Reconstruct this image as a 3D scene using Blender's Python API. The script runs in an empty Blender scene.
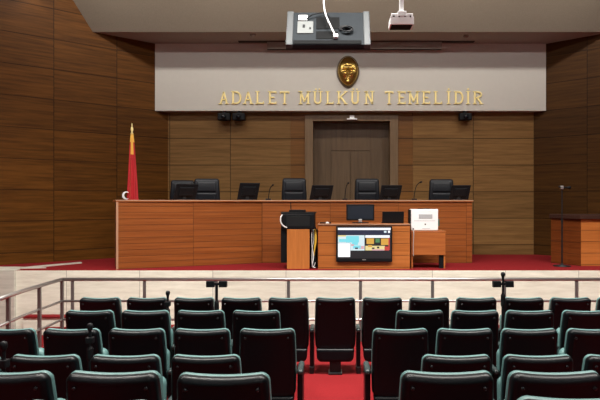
import bpy, bmesh, math, random
from mathutils import Vector, Matrix
random.seed(7)
C = bpy.context.scene.collection
S = bpy.context.scene
F, VX, HY, EYE = 600.0, 334.0, 202.0, 1.12
FLOOR = -1.02
def P(px, py, d):
    """point of the place that the photo shows at (px,py), at depth d"""
    return Vector(((px-VX)/F*d, d, EYE+(HY-py)/F*d))

# ------------------------------------------------------------------ materials
def new_mat(name):
    m = bpy.data.materials.new(name); m.use_nodes = True
    nt = m.node_tree; b = nt.nodes['Principled BSDF']
    return m, nt, b
def M_(nt, op, a, b=None, c=None):
    n = nt.nodes.new('ShaderNodeMath'); n.operation = op
    for i, v in enumerate((a, b, c)):
        if v is None: continue
        if isinstance(v, (int, float)): n.inputs[i].default_value = v
        else: nt.links.new(v, n.inputs[i])
    return n.outputs[0]
def simple(name, col, rough=.5, metal=0, spec=.5, noise=0, nscale=30, bump=0, coat=0):
    m, nt, b = new_mat(name)
    b.inputs['Base Color'].default_value = (*col, 1)
    b.inputs['Roughness'].default_value = rough
    b.inputs['Metallic'].default_value = metal
    b.inputs['Specular IOR Level'].default_value = spec
    b.inputs['Coat Weight'].default_value = coat
    if noise or bump:
        tc = nt.nodes.new('ShaderNodeTexCoord'); nz = nt.nodes.new('ShaderNodeTexNoise')
        nz.inputs['Scale'].default_value = nscale; nz.inputs['Detail'].default_value = 4
        nt.links.new(tc.outputs['Object'], nz.inputs['Vector'])
        if noise:
            mx = nt.nodes.new('ShaderNodeMix'); mx.data_type = 'RGBA'
            mx.inputs[6].default_value = (*[c*(1-noise) for c in col], 1)
            mx.inputs[7].default_value = (*[min(1, c*(1+noise)) for c in col], 1)
            nt.links.new(nz.outputs['Fac'], mx.inputs[0]); nt.links.new(mx.outputs[2], b.inputs['Base Color'])
        if bump:
            bp = nt.nodes.new('ShaderNodeBump'); bp.inputs['Strength'].default_value = bump
            bp.inputs['Distance'].default_value = .004
            nt.links.new(nz.outputs['Fac'], bp.inputs['Height']); nt.links.new(bp.outputs[0], b.inputs['Normal'])
    return m
def emit(name, col, s):
    m, nt, b = new_mat(name)
    b.inputs['Base Color'].default_value = (0.01, .01, .01, 1)
    b.inputs['Emission Color'].default_value = (*col, 1); b.inputs['Emission Strength'].default_value = s
    return m
def wood(name, ca, cb, zp=None, z0=0, xp=None, x0=0, jw=.008, rough=.42, grain=(1.1, 1.1, 22), var=.25, joint=.22, spec=.4):
    """horizontal-grain veneer; zp/xp = height and width of the boards (object space), jw joint width"""
    m, nt, b = new_mat(name)
    tc = nt.nodes.new('ShaderNodeTexCoord'); sp = nt.nodes.new('ShaderNodeSeparateXYZ')
    nt.links.new(tc.outputs['Object'], sp.inputs[0])
    ids = []; masks = []
    for ax, p, o in ((2, zp, z0), (0, xp, x0)):
        if not p: continue
        s = M_(nt, 'SUBTRACT', sp.outputs[ax], o)
        md = M_(nt, 'FLOORED_MODULO', s, p)
        masks.append(M_(nt, 'LESS_THAN', md, jw))
        ids.append(M_(nt, 'FLOOR', M_(nt, 'DIVIDE', s, p)))
    idv = nt.nodes.new('ShaderNodeCombineXYZ')
    for i, v in enumerate(ids): nt.links.new(v, idv.inputs[i])
    wn = nt.nodes.new('ShaderNodeTexWhiteNoise'); wn.noise_dimensions = '3D'
    nt.links.new(idv.outputs[0], wn.inputs['Vector'])
    sc = nt.nodes.new('ShaderNodeVectorMath'); sc.operation = 'MULTIPLY'
    nt.links.new(tc.outputs['Object'], sc.inputs[0]); sc.inputs[1].default_value = grain
    off = nt.nodes.new('ShaderNodeVectorMath'); off.operation = 'MULTIPLY_ADD'
    nt.links.new(wn.outputs['Color'], off.inputs[0]); off.inputs[1].default_value = (20, 20, 20)
    nt.links.new(sc.outputs[0], off.inputs[2])
    nz = nt.nodes.new('ShaderNodeTexNoise'); nz.inputs['Scale'].default_value = 1
    nz.inputs['Detail'].default_value = 6; nz.inputs['Roughness'].default_value = .65
    nt.links.new(off.outputs[0], nz.inputs['Vector'])
    rp = nt.nodes.new('ShaderNodeValToRGB')
    rp.color_ramp.elements[0].position = .3; rp.color_ramp.elements[0].color = (*ca, 1)
    rp.color_ramp.elements[1].position = .7; rp.color_ramp.elements[1].color = (*cb, 1)
    nt.links.new(nz.outputs['Fac'], rp.inputs[0])
    tone = M_(nt, 'MULTIPLY_ADD', wn.outputs['Value'], var, 1-var/2)
    fac = tone
    mask = None
    for k in masks: mask = k if mask is None else M_(nt, 'MAXIMUM', mask, k)
    if mask is not None:
        fac = M_(nt, 'MULTIPLY', tone, M_(nt, 'MULTIPLY_ADD', mask, joint-1, 1))
    vm = nt.nodes.new('ShaderNodeVectorMath'); vm.operation = 'SCALE'
    nt.links.new(rp.outputs[0], vm.inputs[0]); nt.links.new(fac, vm.inputs['Scale'])
    nt.links.new(vm.outputs[0], b.inputs['Base Color'])
    b.inputs['Roughness'].default_value = rough
    b.inputs['Specular IOR Level'].default_value = spec
    if mask is not None:
        bp = nt.nodes.new('ShaderNodeBump'); bp.invert = True
        bp.inputs['Strength'].default_value = .6; bp.inputs['Distance'].default_value = .006
        nt.links.new(mask, bp.inputs['Height']); nt.links.new(bp.outputs[0], b.inputs['Normal'])
    return m
def stone(name, ca, cb, xp=1.2, x0=0, jw=.008):
    m = wood(name, ca, cb, None, 0, xp, x0, jw, .35, (2.2, 2.2, 16), .08, .45)
    return m

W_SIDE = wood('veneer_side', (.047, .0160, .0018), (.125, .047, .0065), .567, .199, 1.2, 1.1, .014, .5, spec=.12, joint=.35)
W_SIDE_R_SHADED = wood('veneer_side_right_shaded', (.030, .0115, .0018), (.075, .031, .0058), .567, .199, 1.2, 1.1, .014, .5, spec=.12, joint=.35)  # same veneer as the left wall, darkened so the right side looks dimmer
W_BACK = wood('veneer_back', (.120, .061, .019), (.225, .122, .042), .567, .199, 1.295, -2.217, .015, .5, spec=.15, joint=.32)
W_RED = wood('veneer_reddish', (.11, .044, .008), (.19, .080, .017), .567, .199, None, 0, .016, .45, spec=.25)
W_FRAME = wood('veneer_frame', (.115, .070, .034), (.18, .112, .056), grain=(20, 1, 1.2))
W_DOOR = wood('veneer_door', (.080, .047, .022), (.130, .080, .040), grain=(20, 1, 1.2))
W_BENCH = wood('bench_wood', (.175, .045, .008), (.29, .085, .018), .104, .0, 1.25, 0, .009, .4, (.8, .8, 26), .12, .5, .3)
W_DESK = wood('desk_wood', (.33, .098, .018), (.50, .165, .040), .2, .02, None, 0, .010, .4, (.8, .8, 26), .14, .42, .3)
W_PLAIN = wood('panel_wood', (.40, .125, .024), (.56, .195, .045), grain=(18, 1, 1.2), rough=.36)
W_TABLE = wood('table_wood', (.27, .074, .015), (.42, .13, .032), grain=(1, 1, 20), rough=.36)
W_BOX_SHADED = wood('witness_wood_shaded', (.095, .022, .004), (.16, .042, .009), .2, .0, None, 0, .011, .36, (1, 1, 26), .14, .5)  # box wood darkened, the shade of its side put into the colour
W_BOX_LIT = W_DESK
W_EDGE_LIT = simple('bench_edge_highlight', (.42, .24, .15), .3)  # pale colour imitating the highlight along bench and desk edges
DKWOOD = simple('dark_wood_top', (.035, .014, .009), .6, spec=.2)
STONE = stone('stage_stone', (.66, .65, .54), (.86, .86, .74), 1.2, .0)
STONE_P = stone('pier_stone', (.45, .44, .38), (.58, .57, .50), None)
CARPET = simple('red_carpet', (.165, .009, .011), .95, noise=.35, nscale=90, bump=.6, spec=.1)
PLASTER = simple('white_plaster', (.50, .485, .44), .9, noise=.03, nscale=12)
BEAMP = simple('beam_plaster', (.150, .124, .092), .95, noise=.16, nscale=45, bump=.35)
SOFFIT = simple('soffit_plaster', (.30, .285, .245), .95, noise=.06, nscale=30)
CEIL = simple('ceiling_paint', (.45, .41, .36), .95)
BACKROOM = simple('rear_wall_paint', (.62, .60, .57), .9)
LEATHER = simple('teal_leather', (.088, .178, .175), .45, noise=.12, nscale=60, bump=.15, spec=.35)
SHELL = simple('black_shell', (.002, .0036, .005), .36, noise=.3, nscale=120, bump=.1, spec=.22)
ARMPAD = simple('dark_arm_leather', (.02, .034, .035), .42)
BLACKM = simple('black_metal', (.008, .009, .010), .45, spec=.35)
BOLT = simple('bolt_black', (.03, .032, .035), .25, .6)
BLACKL = simple('black_leather', (.007, .009, .013), .45, spec=.3, noise=.2, nscale=50, bump=.2)
BLACKP = simple('black_plastic', (.005, .0055, .007), .5, spec=.18)
GLOSS = simple('dark_screen', (.004, .005, .008), .2, spec=.3)
CHROME = simple('brushed_steel', (.55, .54, .53), .32, .85)
POST = simple('post_steel', (.20, .19, .185), .4, .7)
GREYM = simple('tv_back_grey', (.020, .024, .028), .8, 0, .12, noise=.15, nscale=25)
GREYD = simple('tv_back_dark', (.005, .0055, .006), .8, 0, .1)
WHITEP = simple('white_plastic', (.80, .81, .82), .4)
OFFW = simple('offwhite_label', (.38, .39, .40), .5)
GOLD = simple('gold_letters', (.92, .77, .33), .42, .15)
MASKG = simple('mask_gold', (.50, .33, .09), .26, .9)
BRONZE = simple('mask_bronze', (.07, .045, .022), .35, .7)
FLAGR = simple('flag_red', (.42, .008, .014), .7, noise=.15, nscale=20)
GOLDF = simple('flag_fringe_gold', (.75, .42, .06), .6)
YELC = simple('yellow_cable', (.75, .48, .05), .5)
HOUSING = simple('screen_housing_paint', (.26, .24, .205), .6)
DARKSLOT = simple('slot_black', (.01, .009, .008), .8)

# ------------------------------------------------------------------ mesh helpers
KIDS = {}
def link(name, data, parent=None):
    o = bpy.data.objects.new(name, data); C.objects.link(o)
    if parent is not None:
        o.parent = parent; KIDS.setdefault(parent.name, []).append(o)
    return o
def thing(name, label, cat, loc=(0, 0, 0), rz=0, group=None):
    o = link(name, None); o.location = loc; o.rotation_euler = (0, 0, rz)
    o.empty_display_size = .1
    tag(o, label, cat, group); return o
def tag(o, label, cat, group=None):
    o['label'] = label; o['category'] = cat
    if group: o['group'] = group
    return o
def obj(name, bm, mats, parent=None, bevel=0, smooth=False, seg=2, label=None):
    me = bpy.data.meshes.new(name)
    bmesh.ops.recalc_face_normals(bm, faces=bm.faces)
    bm.to_mesh(me); bm.free()
    if not isinstance(mats, (list, tuple)): mats = [mats]
    for m in mats: me.materials.append(m)
    if smooth:
        for p in me.polygons: p.use_smooth = True
    o = link(name, me, parent)
    if bevel:
        md = o.modifiers.new('bevel', 'BEVEL'); md.width = bevel; md.segments = seg
        md.limit_method = 'ANGLE'; md.angle_limit = .6
    if label: o['label'] = label
    return o
def struct(name, bm, mats, bevel=0):
    o = obj(name, bm, mats, None, bevel); o['kind'] = 'structure'; return o
def dup(o, parent=None):
    c = o.copy(); C.objects.link(c)
    if parent is not None:
        c.parent = parent; KIDS.setdefault(parent.name, []).append(c)
    for k in list(KIDS.get(o.name, [])): dup(k, c)
    return c
def box(bm, x0, x1, y0, y1, z0, z1, mi=0, M=None):
    vs = [bm.verts.new((x, y, z)) for x in (x0, x1) for y in (y0, y1) for z in (z0, z1)]
    if M is not None:
        for v in vs: v.co = M @ v.co
    for q in ((0, 1, 3, 2), (4, 6, 7, 5), (0, 4, 5, 1), (2, 3, 7, 6), (0, 2, 6, 4), (1, 5, 7, 3)):
        f = bm.faces.new([vs[i] for i in q]); f.material_index = mi
    return bm
def BX(*a, **k): return box(bmesh.new(), *a, **k)
def poly_prism(bm, pts, z0, z1, top_mi=0, side_mi=0):
    a = [bm.verts.new((x, y, z0)) for x, y in pts]; b = [bm.verts.new((x, y, z1)) for x, y in pts]
    n = len(pts)
    bm.faces.new(b).material_index = top_mi; bm.faces.new(a[::-1]).material_index = side_mi
    for i in range(n): bm.faces.new((a[i], a[(i+1) % n], b[(i+1) % n], b[i])).material_index = side_mi
    return bm
def tube(bm, pts, r, n=8, cap=True):
    pts = [Vector(p) for p in pts]; rings = []
    up = Vector((0, 0, 1))
    rs = r if isinstance(r, (list, tuple)) else [r]*len(pts)
    u = None
    for i, p in enumerate(pts):
        a = pts[max(0, i-1)]; b = pts[min(len(pts)-1, i+1)]
        t = (b-a).normalized()
        if u is None:
            u = t.cross(up)
            if u.length < .01: u = t.cross(Vector((1, 0, 0)))
        u = (u - t*u.dot(t)).normalized(); v = t.cross(u)
        rings.append([bm.verts.new(p+(u*math.cos(k*2*math.pi/n)+v*math.sin(k*2*math.pi/n))*rs[i]) for k in range(n)])
    for i in range(len(rings)-1):
        for k in range(n):
            bm.faces.new((rings[i][k], rings[i][(k+1) % n], rings[i+1][(k+1) % n], rings[i+1][k]))
    if cap:
        bm.faces.new(rings[0][::-1]); bm.faces.new(rings[-1])
    return bm
def TB(*a, **k): return tube(bmesh.new(), *a, **k)
def spline(pts, n=8):
    pts = [Vector(p) for p in pts]; out = []
    for i in range(len(pts)-1):
        p0 = pts[max(0, i-1)]; p1 = pts[i]; p2 = pts[i+1]; p3 = pts[min(len(pts)-1, i+2)]
        for k in range(n):
            t = k/n
            out.append(.5*((2*p1)+(p2-p0)*t+(2*p0-5*p1+4*p2-p3)*t*t+(3*p1-p0-3*p2+p3)*t**3))
    out.append(pts[-1]); return out
def lathe(bm, prof, n=20, cx=0, cy=0):
    rings = [[bm.verts.new((cx+r*math.cos(k*2*math.pi/n), cy+r*math.sin(k*2*math.pi/n), z)) for k in range(n)] for r, z in prof]
    for i in range(len(rings)-1):
        for k in range(n):
            bm.faces.new((rings[i][k], rings[i][(k+1) % n], rings[i+1][(k+1) % n], rings[i+1][k]))
    bm.faces.new(rings[0][::-1]); bm.faces.new(rings[-1])
    return bm
def LT(*a, **k): return lathe(bmesh.new(), *a, **k)
def loops(bm, layers, fn, close_last=True, close_first=True):
    """skin closed outlines (lists of (x,z)) placed at depth y; fn bends a point"""
    R = []
    for pts, y in layers: R.append([bm.verts.new(fn(x, y, z)) for x, z in pts])
    n = len(R[0])
    for i in range(len(R)-1):
        for k in range(n): bm.faces.new((R[i][k], R[i][(k+1) % n], R[i+1][(k+1) % n], R[i+1][k]))
    for flag, ring, (pts, y) in ((close_first, R[0], layers[0]), (close_last, R[-1], layers[-1])):
        if not flag: continue
        cx = sum(p[0] for p in pts)/n; cz = sum(p[1] for p in pts)/n
        prev = ring
        for s in (.75, .5, .25):
            nr = [bm.verts.new(fn(cx+(x-cx)*s, y, cz+(z-cz)*s)) for x, z in pts]
            for k in range(n): bm.faces.new((prev[k], prev[(k+1) % n], nr[(k+1) % n], nr[k]))
            prev = nr
        c = bm.verts.new(fn(cx, y, cz))
        for k in range(n): bm.faces.new((prev[k], prev[(k+1) % n], c))
    return bm
def outline(z0, z1, wf, r0, r1, inset=0, m=7, side=10, flat=12, dip=0):
    """rounded outline between z0 and z1, half width wf(t); dip lowers the middle of the top"""
    out = []
    def hw(z):
        t = min(1, max(0, (z-z0)/(z1-z0))); return wf(t)-inset
    a, b = z0+inset, z1-inset
    R0, R1 = max(.006, r0-inset), max(.006, r1-inset)
    for i in range(m+1):                                          # bottom right corner
        q = -math.pi/2+math.pi/2*i/m; z = a+R0+R0*math.sin(q); out.append((hw(z)-R0+R0*math.cos(q), z))
    for i in range(1, side): z = a+R0+(b-R1-a-R0)*i/side; out.append((hw(z), z))
    for i in range(m+1):
        q = math.pi/2*i/m; z = b-R1+R1*math.sin(q); out.append((hw(z)-R1+R1*math.cos(q), z))
    xr = out[-1][0]
    for i in range(1, flat):
        x = xr*(1-2*i/flat); out.append((x, b-dip*(1-(x/xr)**2)))
    n = len(out)
    left = [(-x, z) for x, z in out[:n-flat+1]][::-1]
    out += left
    xb = out[0][0]
    for i in range(1, flat): out.append((-xb*(1-2*i/flat), a))
    return out

# ------------------------------------------------------------------ the room
BKD = 12.8
XL, XR = P(168, 0, BKD).x, P(534, 0, BKD).x
XC = (XL+XR)/2
sl = Vector((-2.39, -2.15, 0)).normalized(); sr = Vector((2.39, -2.15, 0)).normalized()
SP = 5.6                                                          # length of the splayed walls
CZ = 5.75
REAR = -4.0
def wall(name, x, y, direction, length, z0, z1, mat, th=.12, outward=1):
    """local X runs along the wall from its start"""
    bm = BX(0, length, 0, outward*th, z0, z1)
    o = struct(name, bm, mat); o.location = (x, y, 0)
    o.rotation_euler = (0, 0, math.atan2(direction.y, direction.x)); return o
# back wall with door niche opening
jl, jr = P(313, 0, BKD).x, P(390, 0, BKD).x
rl0, rl1 = P(290.5, 0, BKD).x, P(305, 0, BKD).x
rr0, rr1 = P(398, 0, BKD).x, P(413, 0, BKD).x
doortop = 1.12+(HY-121)/46.9
bm = bmesh.new(); box(bm, XL-.3, rl0, BKD, BKD+.15, 0, CZ); box(bm, rr1, XR+.3, BKD, BKD+.15, 0, CZ); box(bm, rl0, rr1, BKD, BKD+.15, doortop+.12, CZ)
struct('wall_back', bm, W_BACK)
bm = bmesh.new(); box(bm, rl0, rl1, BKD+.01, BKD+.16, 0, doortop+.12); box(bm, rr0, rr1, BKD+.01, BKD+.16, 0, doortop+.12)
struct('wall_back_side_panels', bm, W_RED)
bm = bmesh.new(); box(bm, rl1, jl, BKD-.03, BKD+.42, 0, doortop+.12); box(bm, jr, rr0, BKD-.03, BKD+.42, 0, doortop+.12)
box(bm, jl, jr, BKD-.03, BKD+.42, doortop, doortop+.12)
struct('trim_1', bm, W_FRAME, .004)
bm = BX(jl-.02, jr+.02, BKD+.33, BKD+.40, 0, doortop+.05)
door = struct('door_1', bm, W_DOOR)
pl, pr = P(331, 0, BKD+.3).x, P(370, 0, BKD+.3).x
pz = P(0, 151.5, BKD+.3).z
mid = (pl+pr)/2
bm = bmesh.new(); box(bm, pl, mid-.006, BKD+.31, BKD+.345, .1, pz); box(bm, mid+.006, pr, BKD+.31, BKD+.345, .1, pz)
box(bm, pl, pr, BKD+.315, BKD+.345, pz+.02, doortop-.02)
obj('door_panel', bm, W_DOOR, door, .004)
for s in (-1, 1):
    b2 = TB([(mid+s*.09, BKD+.31, 1.0), (mid+s*.09, BKD+.26, 1.0), (mid+s*.2, BKD+.26, 1.0)], .01)
    obj('door_handle', b2, CHROME, door, smooth=True)
# splayed side walls, then straight ones to the rear
eL = Vector((XL, BKD, 0))+sl*SP; eR = Vector((XR, BKD, 0))+sr*SP
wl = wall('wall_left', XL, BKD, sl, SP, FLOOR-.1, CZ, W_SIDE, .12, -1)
wr = wall('wall_right', XR, BKD, sr, SP, FLOOR-.1, CZ, W_SIDE_R_SHADED, .12, 1)
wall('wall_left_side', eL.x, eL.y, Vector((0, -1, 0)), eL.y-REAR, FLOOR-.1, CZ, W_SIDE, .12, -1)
wall('wall_right_side', eR.x, eR.y, Vector((0, -1, 0)), eR.y-REAR, FLOOR-.1, CZ, W_SIDE_R_SHADED, .12, 1)
wall('wall_rear', eL.x-.1, REAR, Vector((1, 0, 0)), eR.x-eL.x+.2, FLOOR-.1, CZ, BACKROOM, .12, -1)
struct('ceiling', BX(eL.x-.1, eR.x+.1, REAR-.1, BKD+.4, CZ, CZ+.1), CEIL)
# stage
SF = 9.85
def wall_x(y, left=True):
    t = (BKD-y)/2.15*2.39
    return XL-t if left else XR+t
pts = [(wall_x(SF)+.01, SF), (wall_x(SF, False)-.01, SF), (XR-.005, BKD-.005), (XL+.005, BKD-.005)]
stage = struct('floor_stage', poly_prism(bmesh.new(), pts, -.03, 0), CARPET)
x0s = P(66.5, 0, SF).x
for n_ in STONE.node_tree.nodes:
    if n_.type == 'MATH' and n_.operation == 'SUBTRACT': n_.inputs[1].default_value = x0s
bm = BX(P(16.5, 0, SF).x, wall_x(SF, False)-.01, SF-.012, SF+.15, FLOOR-.05, -.004)
struct('wall_stage_front', bm, STONE)
bm = BX(wall_x(SF)+.02, P(16.5, 0, SF).x, SF-.07, SF+.12, FLOOR-.05, .012)
struct('trim_2', bm, STONE_P, .006)
# stone coping strip beside the left wall, where the steps come up
a0, a1 = P(22, 268.3, 10.05), P(82, 263.4, 10.95)
bm = bmesh.new()
dv = Vector((a1.x-a0.x, a1.y-a0.y)).normalized()
nv = Vector((-dv.y, dv.x))*.085
q = [Vector((a0.x, a0.y)), Vector((a1.x, a1.y)), Vector((a1.x, a1.y))+nv, Vector((a0.x, a0.y))+nv]
poly_prism(bm, [(v.x, v.y) for v in q], 0, .022); struct('trim_3', bm, STONE_P)
bm = bmesh.new()
poly_prism(bm, [(-5.6, SF+.12), (P(42, 0, 10.0).x, SF+.3), (-5.45, SF+.42), (-6.0, SF+.42), (-6.0, SF+.12)], 0, .015); struct('trim_4', bm, STONE_P)
# audience floor, in shallow tiers
tiers = [(10.0, 6.75, FLOOR), (6.75, 4.85, -.93), (4.85, 3.75, -.87), (3.75, 2.75, -.70), (2.75, REAR, -.50)]
bm = bmesh.new()
for yb, yf, z in tiers: box(bm, eL.x-.05, eR.x+.05, yf, yb, FLOOR-.2, z)
struct('floor', bm, CARPET)
struct('floor_step', BX(-4.6, 7, 9.55, SF-.012, FLOOR, FLOOR+.13), CARPET)
sx0, sx1 = P(18, 0, 9.5).x, P(60, 0, 9.4).x
bm = BX(sx0, sx1, 9.66, SF-.02, FLOOR, -.74); struct('stair_riser', bm, STONE)
bm = BX(sx0, sx1, 9.64, SF-.02, -.74, -.72); struct('stair_tread', bm, CARPET)

# beam with sloped face and soffit, white bulkhead below it
SZ = 4.447
bd = 11.74
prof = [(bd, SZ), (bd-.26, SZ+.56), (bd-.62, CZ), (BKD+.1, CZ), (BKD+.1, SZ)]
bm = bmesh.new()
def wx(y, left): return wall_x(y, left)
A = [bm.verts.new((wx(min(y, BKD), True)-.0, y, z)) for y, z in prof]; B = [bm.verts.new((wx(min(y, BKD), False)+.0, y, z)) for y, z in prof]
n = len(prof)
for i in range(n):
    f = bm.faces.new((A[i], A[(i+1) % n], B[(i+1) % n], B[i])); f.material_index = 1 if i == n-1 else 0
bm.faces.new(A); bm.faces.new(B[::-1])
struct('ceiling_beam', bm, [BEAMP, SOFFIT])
WD = 12.6
bm = bmesh.new()
zb = P(0, 110.8, WD).z
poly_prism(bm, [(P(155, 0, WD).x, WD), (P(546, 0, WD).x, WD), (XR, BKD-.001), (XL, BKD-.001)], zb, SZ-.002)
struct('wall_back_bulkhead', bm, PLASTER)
# long slot in the soffit and the screen housing under it
t = thing('projection_screen_housing', 'long grey projection screen housing under the ceiling beam, above the gold lettering', 'screen', (P(354.5, 0, 12.4).x, 12.4, 0))
w = 175/48.4/2
obj('casing', BX(-w, w, 0, .12, 4.29, SZ-.012), HOUSING, t, .006)
obj('slot', BX(-w, w, .03, .09, 4.283, 4.292), DARKSLOT, t)
obj('soffit_slot', BX(P(238, 0, 12.35).x-t.location.x, P(475, 0, 12.35).x-t.location.x, -.02, .09, SZ-.014, SZ-.001), DARKSLOT, t)  # black strip, its colour standing in for the dark of a recess
for px, py, lab in ((253, 34.5, 'small round detector on the soffit, left of the screen housing'), (466, 35.5, 'small round detector on the soffit, right of the screen housing')):
    p = P(px, py, 1); d = (SZ-EYE)/((HY-py)/F)
    o = obj('smoke_detector', LT([(.055, SZ), (.06, SZ-.02), (.04, SZ-.045), (.015, SZ-.06)], 16), HOUSING, smooth=True)
    o.location = (P(px, 0, d).x, d, 0); tag(o, lab, 'detector', 'detectors on the soffit')

# ------------------------------------------------------------------ lettering
def stroke_letter(ch, w, h, th, dep):
    bm = bmesh.new()
    def seg(x0, z0, x1, z1, t=th):
        d = Vector((x1-x0, z1-z0)); L = d.length; a = math.atan2(d.y, d.x)
        M = Matrix.Translation((x0, 0, z0)) @ Matrix.Rotation(-a, 4, 'Y')
        box(bm, -t*.12, L+t*.12, -dep, 0, -t/2, t/2, M=M)
    def serif(x, z, l=None):
        l = l or th*1.15
        box(bm, x-l, x+l, -dep, 0, z-th*.22, z+th*.22)
    def arc(cx, cz, rx, rz, a0, a1, n=10):
        p = [(cx+rx*math.cos(math.radians(a0+(a1-a0)*i/n)), cz+rz*math.sin(math.radians(a0+(a1-a0)*i/n))) for i in range(n+1)]
        for i in range(n): seg(*p[i], *p[i+1])
    t2 = th/2; b = th*.22
    if ch == 'A':
        seg(t2, b, w/2, h-t2, th*.8); seg(w-t2, b, w/2, h-t2); seg(w*.25, h*.35, w*.75, h*.35, th*.7); serif(t2, b); serif(w-t2, b)
    elif ch == 'D':
        seg(t2*2, b, t2*2, h-b); serif(t2*2, b); serif(t2*2, h-b)
        seg(t2*2, t2, w*.5, t2, th*.7); seg(t2*2, h-t2, w*.5, h-t2, th*.7); arc(w*.5, h/2, w*.5-t2, h/2-t2, -90, 90)
    elif ch in 'LE':
        seg(t2*2, b, t2*2, h-b); serif(t2*2, b); serif(t2*2, h-b); seg(t2*2, t2, w, t2, th*.8); seg(w-t2*.6, t2, w-t2*.6, h*.2, th*.5)
        if ch == 'E':
            seg(t2*2, h-t2, w, h-t2, th*.8); seg(w-t2*.6, h-t2, w-t2*.6, h*.82, th*.5); seg(t2*2, h*.52, w*.75, h*.52, th*.7)
    elif ch == 'T':
        seg(w/2, b, w/2, h-t2); serif(w/2, b); seg(0, h-t2, w, h-t2, th*.8); seg(t2*.5, h-t2, t2*.5, h*.82, th*.5); seg(w-t2*.5, h-t2, w-t2*.5, h*.82, th*.5)
    elif ch == 'M':
        seg(t2*2, b, t2*2, h-b, th*.8); seg(w-t2*2, b, w-t2*2, h-b); seg(t2*2, h-t2, w/2, h*.2, th); seg(w-t2*2, h-t2, w/2, h*.2, th*.7)
        for x in (t2*2, w-t2*2): serif(x, b)
        serif(t2*1.5, h-b); serif(w-t2*1.5, h-b)
    elif ch == 'U':
        seg(t2*2, h*.3, t2*2, h-b); seg(w-t2*2, h*.3, w-t2*2, h-b, th*.8); arc(w/2, h*.3, w/2-t2*2, h*.3-t2, 180, 360)
        serif(t2*2, h-b); serif(w-t2*2, h-b)
        for s in (.3, .7): box(bm, w*s-th*.4, w*s+th*.4, -dep, 0, h*1.1, h*1.1+th*.8)
    elif ch == 'K':
        seg(t2*2, b, t2*2, h-b); seg(t2*2, h*.42, w-t2, h-t2, th*.7); seg(w*.4, h*.55, w-t2, t2); serif(t2*2, b); serif(t2*2, h-b); serif(w-t2, b); serif(w-t2, h-b)
    elif ch == 'N':
        seg(t2*2, b, t2*2, h-b, th*.8); seg(w-t2*2, b, w-t2*2, h-b, th*.8); seg(t2*2, h-t2, w-t2*2, t2); serif(t2*2, b); serif(t2*2, h-b); serif(w-t2*2, h-b)
    elif ch == 'I':
        seg(w/2, b, w/2, h-b); serif(w/2, b); serif(w/2, h-b); box(bm, w/2-th*.45, w/2+th*.45, -dep, 0, h*1.1, h*1.1+th*.9)
    elif ch == 'R':
        seg(t2*2, b, t2*2, h-b); serif(t2*2, b); serif(t2*2, h-b)
        seg(t2*2, h-t2, w*.5, h-t2, th*.7); seg(t2*2, h*.48, w*.5, h*.48, th*.7); arc(w*.5, h*.74, w*.5-t2, h*.26-t2, -90, 90, 8)
        seg(w*.45, h*.48, w-t2, t2); serif(w-t2, b)
    return bm
LET = [('A', 219.8, 228), ('D', 231.5, 241.5), ('A', 243.8, 252.5), ('L', 255.8, 264), ('E', 268.3, 276.5), ('T', 280, 289.3),
       ('M', 299, 310), ('U', 313.2, 322.3), ('L', 326, 333.7), ('K', 337, 346.5), ('U', 350.5, 359.7), ('N', 364.5, 374),
       ('T', 385, 393.3), ('E', 397.6, 405.5), ('M', 408, 419), ('E', 422, 430), ('L', 433.8, 442), ('I', 446.5, 450.5),
       ('D', 454, 463.3), ('I', 466, 470), ('R', 473, 482)]
words = ['ADALET', 'MÜLKÜN', 'TEMELİDİR']
seq = [(w_, i) for w_ in words for i in range(len(w_))]
ordn = ['first', 'second', 'third', 'fourth', 'fifth', 'sixth', 'seventh', 'eighth', 'ninth']
for (ch, a, b), (w_, i) in zip(LET, seq):
    pa, pb = P(a, 104.3, WD), P(b, 91.3, WD)
    o = obj('wall_letter', stroke_letter(ch, pb.x-pa.x, pb.z-pa.z, .036, .025), GOLD, bevel=.003)
    o.location = (pa.x, WD, pa.z)
    tag(o, 'gold wall letter %s, %s letter of the word %s' % (w_[i], ordn[i], w_), 'letter', 'gold letters on the white band')

# face relief
t = thing('face_relief', 'gold and dark bronze face mask on the white band above the lettering', 'relief', (P(348, 0, WD).x, WD, P(0, 72, WD).z))
rw, rh = .243, .345
def face_h(u, v):
    g = lambda a, b, s, t_: math.exp(-((u-a)/s)**2-((v-b)/t_)**2)
    h = .085*math.sqrt(max(0, 1-u*u*.9-v*v*.75))
    h += .022*g(0, .42, .42, .17)                                  # forehead
    h += .018*(g(-.3, .16, .24, .055)+g(.3, .16, .24, .055))       # brows
    h -= .030*(g(-.31, .02, .17, .09)+g(.31, .02, .17, .09))       # eye sockets
    h += .012*(g(-.31, .0, .1, .05)+g(.31, .0, .1, .05))
    h += .050*g(0, -.08, .085, .22)+.028*g(0, -.24, .15, .08)      # nose
    h += .020*(g(-.4, -.2, .17, .14)+g(.4, -.2, .17, .14))         # cheeks
    h += .020*g(0, -.44, .22, .045)-.014*g(0, -.5, .2, .03)+.018*g(0, -.56, .18, .045)
    h += .024*g(0, -.78, .2, .12)
    return h
def ell(u, v):                                                     # egg-shaped outline, wide brow, narrow chin
    k = 1-.20*max(0, -v)**1.5
    return u*rw*k, v*rh
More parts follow.
